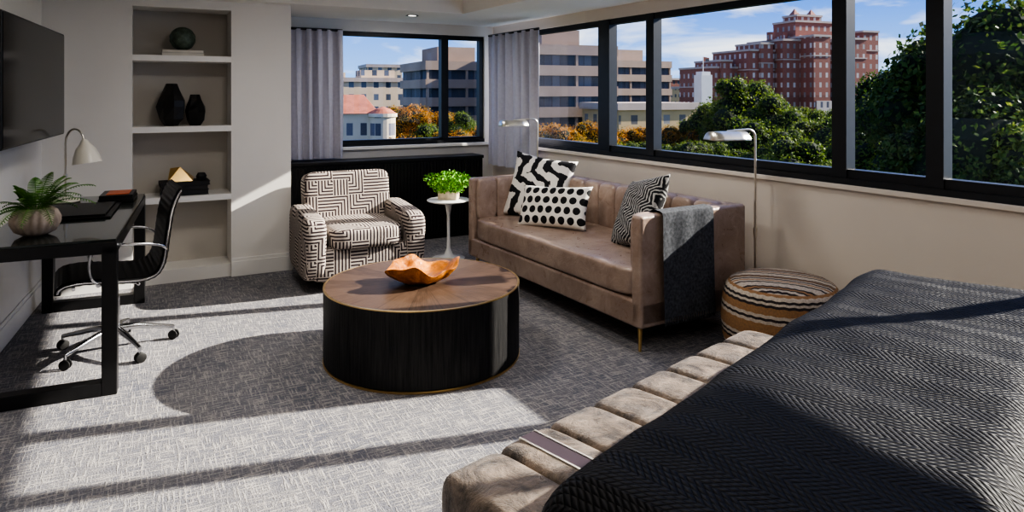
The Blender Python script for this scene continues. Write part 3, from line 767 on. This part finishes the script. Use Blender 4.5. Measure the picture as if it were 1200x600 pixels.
b.build('red_brick_hotel',[m_brick2,m_corn,m_roof,m_lime],loc=(c.x,c.y,GZ),rz=rad(20),smooth=False)
# ground
b=MB(); b.add([(-900,12,GZ),(1200,12,GZ),(1200,1400,GZ),(-900,1400,GZ)],[(0,1,2,3)]); b.build('ground',mat('ground_green',(.05,.08,.03),.95,ns=.05,na=.5),smooth=False)
# trees
def treemesh(name,seed,mt,nl=17000,ls=.037):
    rnd=random.Random(seed); b=MB(); vs=[];fs=[]
    blobs=[(Vector((0,0,0)),.72)]
    for i in range(34):
        d_=Vector((rnd.gauss(0,1),rnd.gauss(0,1),rnd.gauss(0,.9))).normalized(); blobs.append((d_*rnd.uniform(.45,.80),rnd.uniform(.14,.30)))
    for i in range(nl):
        c,r=blobs[rnd.randrange(len(blobs))] if rnd.random()<.88 else blobs[0]
        d_=Vector((rnd.gauss(0,1),rnd.gauss(0,1),rnd.gauss(0,1))).normalized(); p=c+d_*r*rnd.uniform(.8,1.2)
        n_=(d_+Vector((rnd.gauss(0,.7),rnd.gauss(0,.7),rnd.gauss(0,.7)))).normalized(); t=n_.orthogonal().normalized(); q=n_.cross(t); s_=ls*rnd.uniform(.5,1.1)
        an=rnd.uniform(0,6.28); t2=t*math.cos(an)+q*math.sin(an); q2=n_.cross(t2)
        o_=len(vs); vs+=[p-t2*s_,p+q2*s_*.55,p+t2*s_,p-q2*s_*.55]; fs.append((o_,o_+1,o_+2,o_+3))
    b.add(vs,fs,0)
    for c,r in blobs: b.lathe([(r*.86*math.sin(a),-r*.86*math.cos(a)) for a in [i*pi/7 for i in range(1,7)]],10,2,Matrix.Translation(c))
    b.tube([(0,0,-5),(0,0,-1),(0.03,0,0)],[.12,.09,.05],8,1)
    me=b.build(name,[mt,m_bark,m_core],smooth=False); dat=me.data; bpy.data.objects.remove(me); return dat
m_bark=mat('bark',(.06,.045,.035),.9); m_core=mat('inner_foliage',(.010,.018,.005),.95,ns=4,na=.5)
def foliage(name,c1,c2,c3):
    k=N(name); n1=k.noise(2.2,detail=2); n2=k.noise(30,detail=1)
    c=k.mix(k.rng(n1,.35,.65),c1,c2); c=k.mix(k.rng(n2,.5,.7),c,c3)
    tr=k.n('ShaderNodeBsdfTranslucent'); k.lk(c,tr.inputs[0]); m=k.fin(c,.6,spec=.2)
    mx=k.n('ShaderNodeMixShader'); mx.inputs[0].default_value=.4; k.lk(k.b.outputs[0],mx.inputs[1]); k.lk(tr.outputs[0],mx.inputs[2]); k.lk(mx.outputs[0],k.nt.nodes['Material Output'].inputs[0])
    return m
T={}
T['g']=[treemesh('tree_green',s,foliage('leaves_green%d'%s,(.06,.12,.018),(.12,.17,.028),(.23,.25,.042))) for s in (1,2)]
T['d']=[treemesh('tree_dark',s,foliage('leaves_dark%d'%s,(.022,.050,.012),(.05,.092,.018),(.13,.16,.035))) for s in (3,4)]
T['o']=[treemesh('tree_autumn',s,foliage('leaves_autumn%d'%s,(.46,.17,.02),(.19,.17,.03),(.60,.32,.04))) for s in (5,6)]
rt=random.Random(11)
def tree(u,D,vtop,r,kind,sq=1.0):
    me=rt.choice(T[kind]); ob=bpy.data.objects.new('tree',me); sc.collection.objects.link(ob)
    ob.scale=(r,r,r*sq); ob.rotation_euler=(0,0,rt.uniform(0,6.28)); p=P(u,D); ob.location=(p.x,p.y,zv(vtop,D)-r*sq*.98)
for a in [(872,75,84,5.2,'g'),(838,80,112,4.5,'g'),(905,70,112,4.6,'g'),(880,66,130,4.5,'g'),(945,62,142,3.6,'g'),(978,60,128,4,'g'),(925,55,152,3.4,'g'),(1005,52,140,3.6,'g'),
 (1052,45,66,4.4,'d'),(1084,40,62,4.4,'d'),(1022,48,114,3.4,'g'),(1050,38,130,3.2,'g'),(1120,27,22,3.5,'d'),(1165,24,-25,4.6,'d'),(1225,24,-20,4.6,'d'),(1150,20,85,3.2,'d'),(1200,20,95,3.2,'g'),(1270,22,20,4.6,'d'),(1108,30,110,3.2,'g'),
 (466,90,120,3.6,'o'),(488,88,117,3.8,'o'),(512,86,126,3.8,'o'),(542,84,132,3.6,'g'),(500,70,146,3.4,'g'),(480,68,152,3.0,'o'),(532,68,148,3,'o'),(570,72,140,3.6,'o')]: tree(*a)
for u in range(640,835,20): tree(u+rt.uniform(-5,5),84+rt.uniform(-6,6),142+rt.uniform(-7,6),3.3,rt.choice('oog') if u<700 or 730<u<800 else 'o')
for u in range(630,1000,26): tree(u,58+rt.uniform(-4,4),163+rt.uniform(-6,4)+(u-630)*.035,3.0,'g' if u>700 and rt.random()<.6 else 'o' if u<840 else 'g',.9)
for u in range(930,1330,34): tree(u,38+rt.uniform(-3,3),170+rt.uniform(-8,6),3.0,rt.choice('gd'),.9)
for u in range(445,600,24): tree(u,55,164,2.4,rt.choice('go'))
for u in range(840,1100,24): tree(u,150+rt.uniform(-10,10),122+rt.uniform(-3,3),6,'g')

# ------------------------------------------------------------------ sun, sky
sd=bpy.data.lights.new('sun','SUN'); sd.energy=10.5; sd.angle=rad(.6); sd.color=(1,.93,.83)
so_=bpy.data.objects.new('sun',sd); sc.collection.objects.link(so_)
el=rad(26); dv=Vector((-.96*math.cos(el),-.27*math.cos(el),-math.sin(el))); so_.rotation_euler=dv.to_track_quat('-Z','Y').to_euler(); so_.location=(20,8,15)
w=bpy.data.worlds.new('sky'); sc.world=w; w.use_nodes=True; nt=w.node_tree; bg=nt.nodes['Background']
tcn=nt.nodes.new('ShaderNodeTexCoord'); sep=nt.nodes.new('ShaderNodeSeparateXYZ'); nt.links.new(tcn.outputs['Generated'],sep.inputs[0])
gr=nt.nodes.new('ShaderNodeValToRGB'); nt.links.new(sep.outputs[2],gr.inputs[0])
e_=gr.color_ramp.elements; e_[0].position=0; e_[0].color=(.28,.50,.90,1); e_[1].position=.5; e_[1].color=(.04,.14,.55,1); x=e_.new(.12); x.color=(.09,.25,.72,1)
mp=nt.nodes.new('ShaderNodeMapping'); mp.inputs['Scale'].default_value=(1.6,1.6,7); nt.links.new(tcn.outputs['Generated'],mp.inputs[0])
no=nt.nodes.new('ShaderNodeTexNoise'); no.inputs['Scale'].default_value=2.6; no.inputs['Detail'].default_value=7; no.inputs['Roughness'].default_value=.55; no.inputs['Distortion'].default_value=.4; nt.links.new(mp.outputs[0],no.inputs['Vector'])
cr_=nt.nodes.new('ShaderNodeMapRange'); cr_.inputs[1].default_value=.48; cr_.inputs[2].default_value=.68; nt.links.new(no.outputs[0],cr_.inputs[0])
mx=nt.nodes.new('ShaderNodeMix'); mx.data_type='RGBA'; nt.links.new(cr_.outputs[0],mx.inputs[0]); nt.links.new(gr.outputs[0],mx.inputs[6]); mx.inputs[7].default_value=(.90,.92,.95,1)
nt.links.new(mx.outputs[2],bg.inputs[0]); bg.inputs[1].default_value=1.15

# ------------------------------------------------------------------ camera
cd=bpy.data.cameras.new('camera'); cd.sensor_width=36; cd.lens=24; cd.shift_y=-(300-HV)/1200; cd.clip_end=3000; cd.clip_start=.05
cam=bpy.data.objects.new('camera',cd); sc.collection.objects.link(cam); cam.location=(0,0,H); cam.rotation_euler=(pi/2,0,0); sc.camera=cam
sc.view_settings.view_transform='AgX'; sc.view_settings.look='AgX - High Contrast'; sc.view_settings.exposure=.55
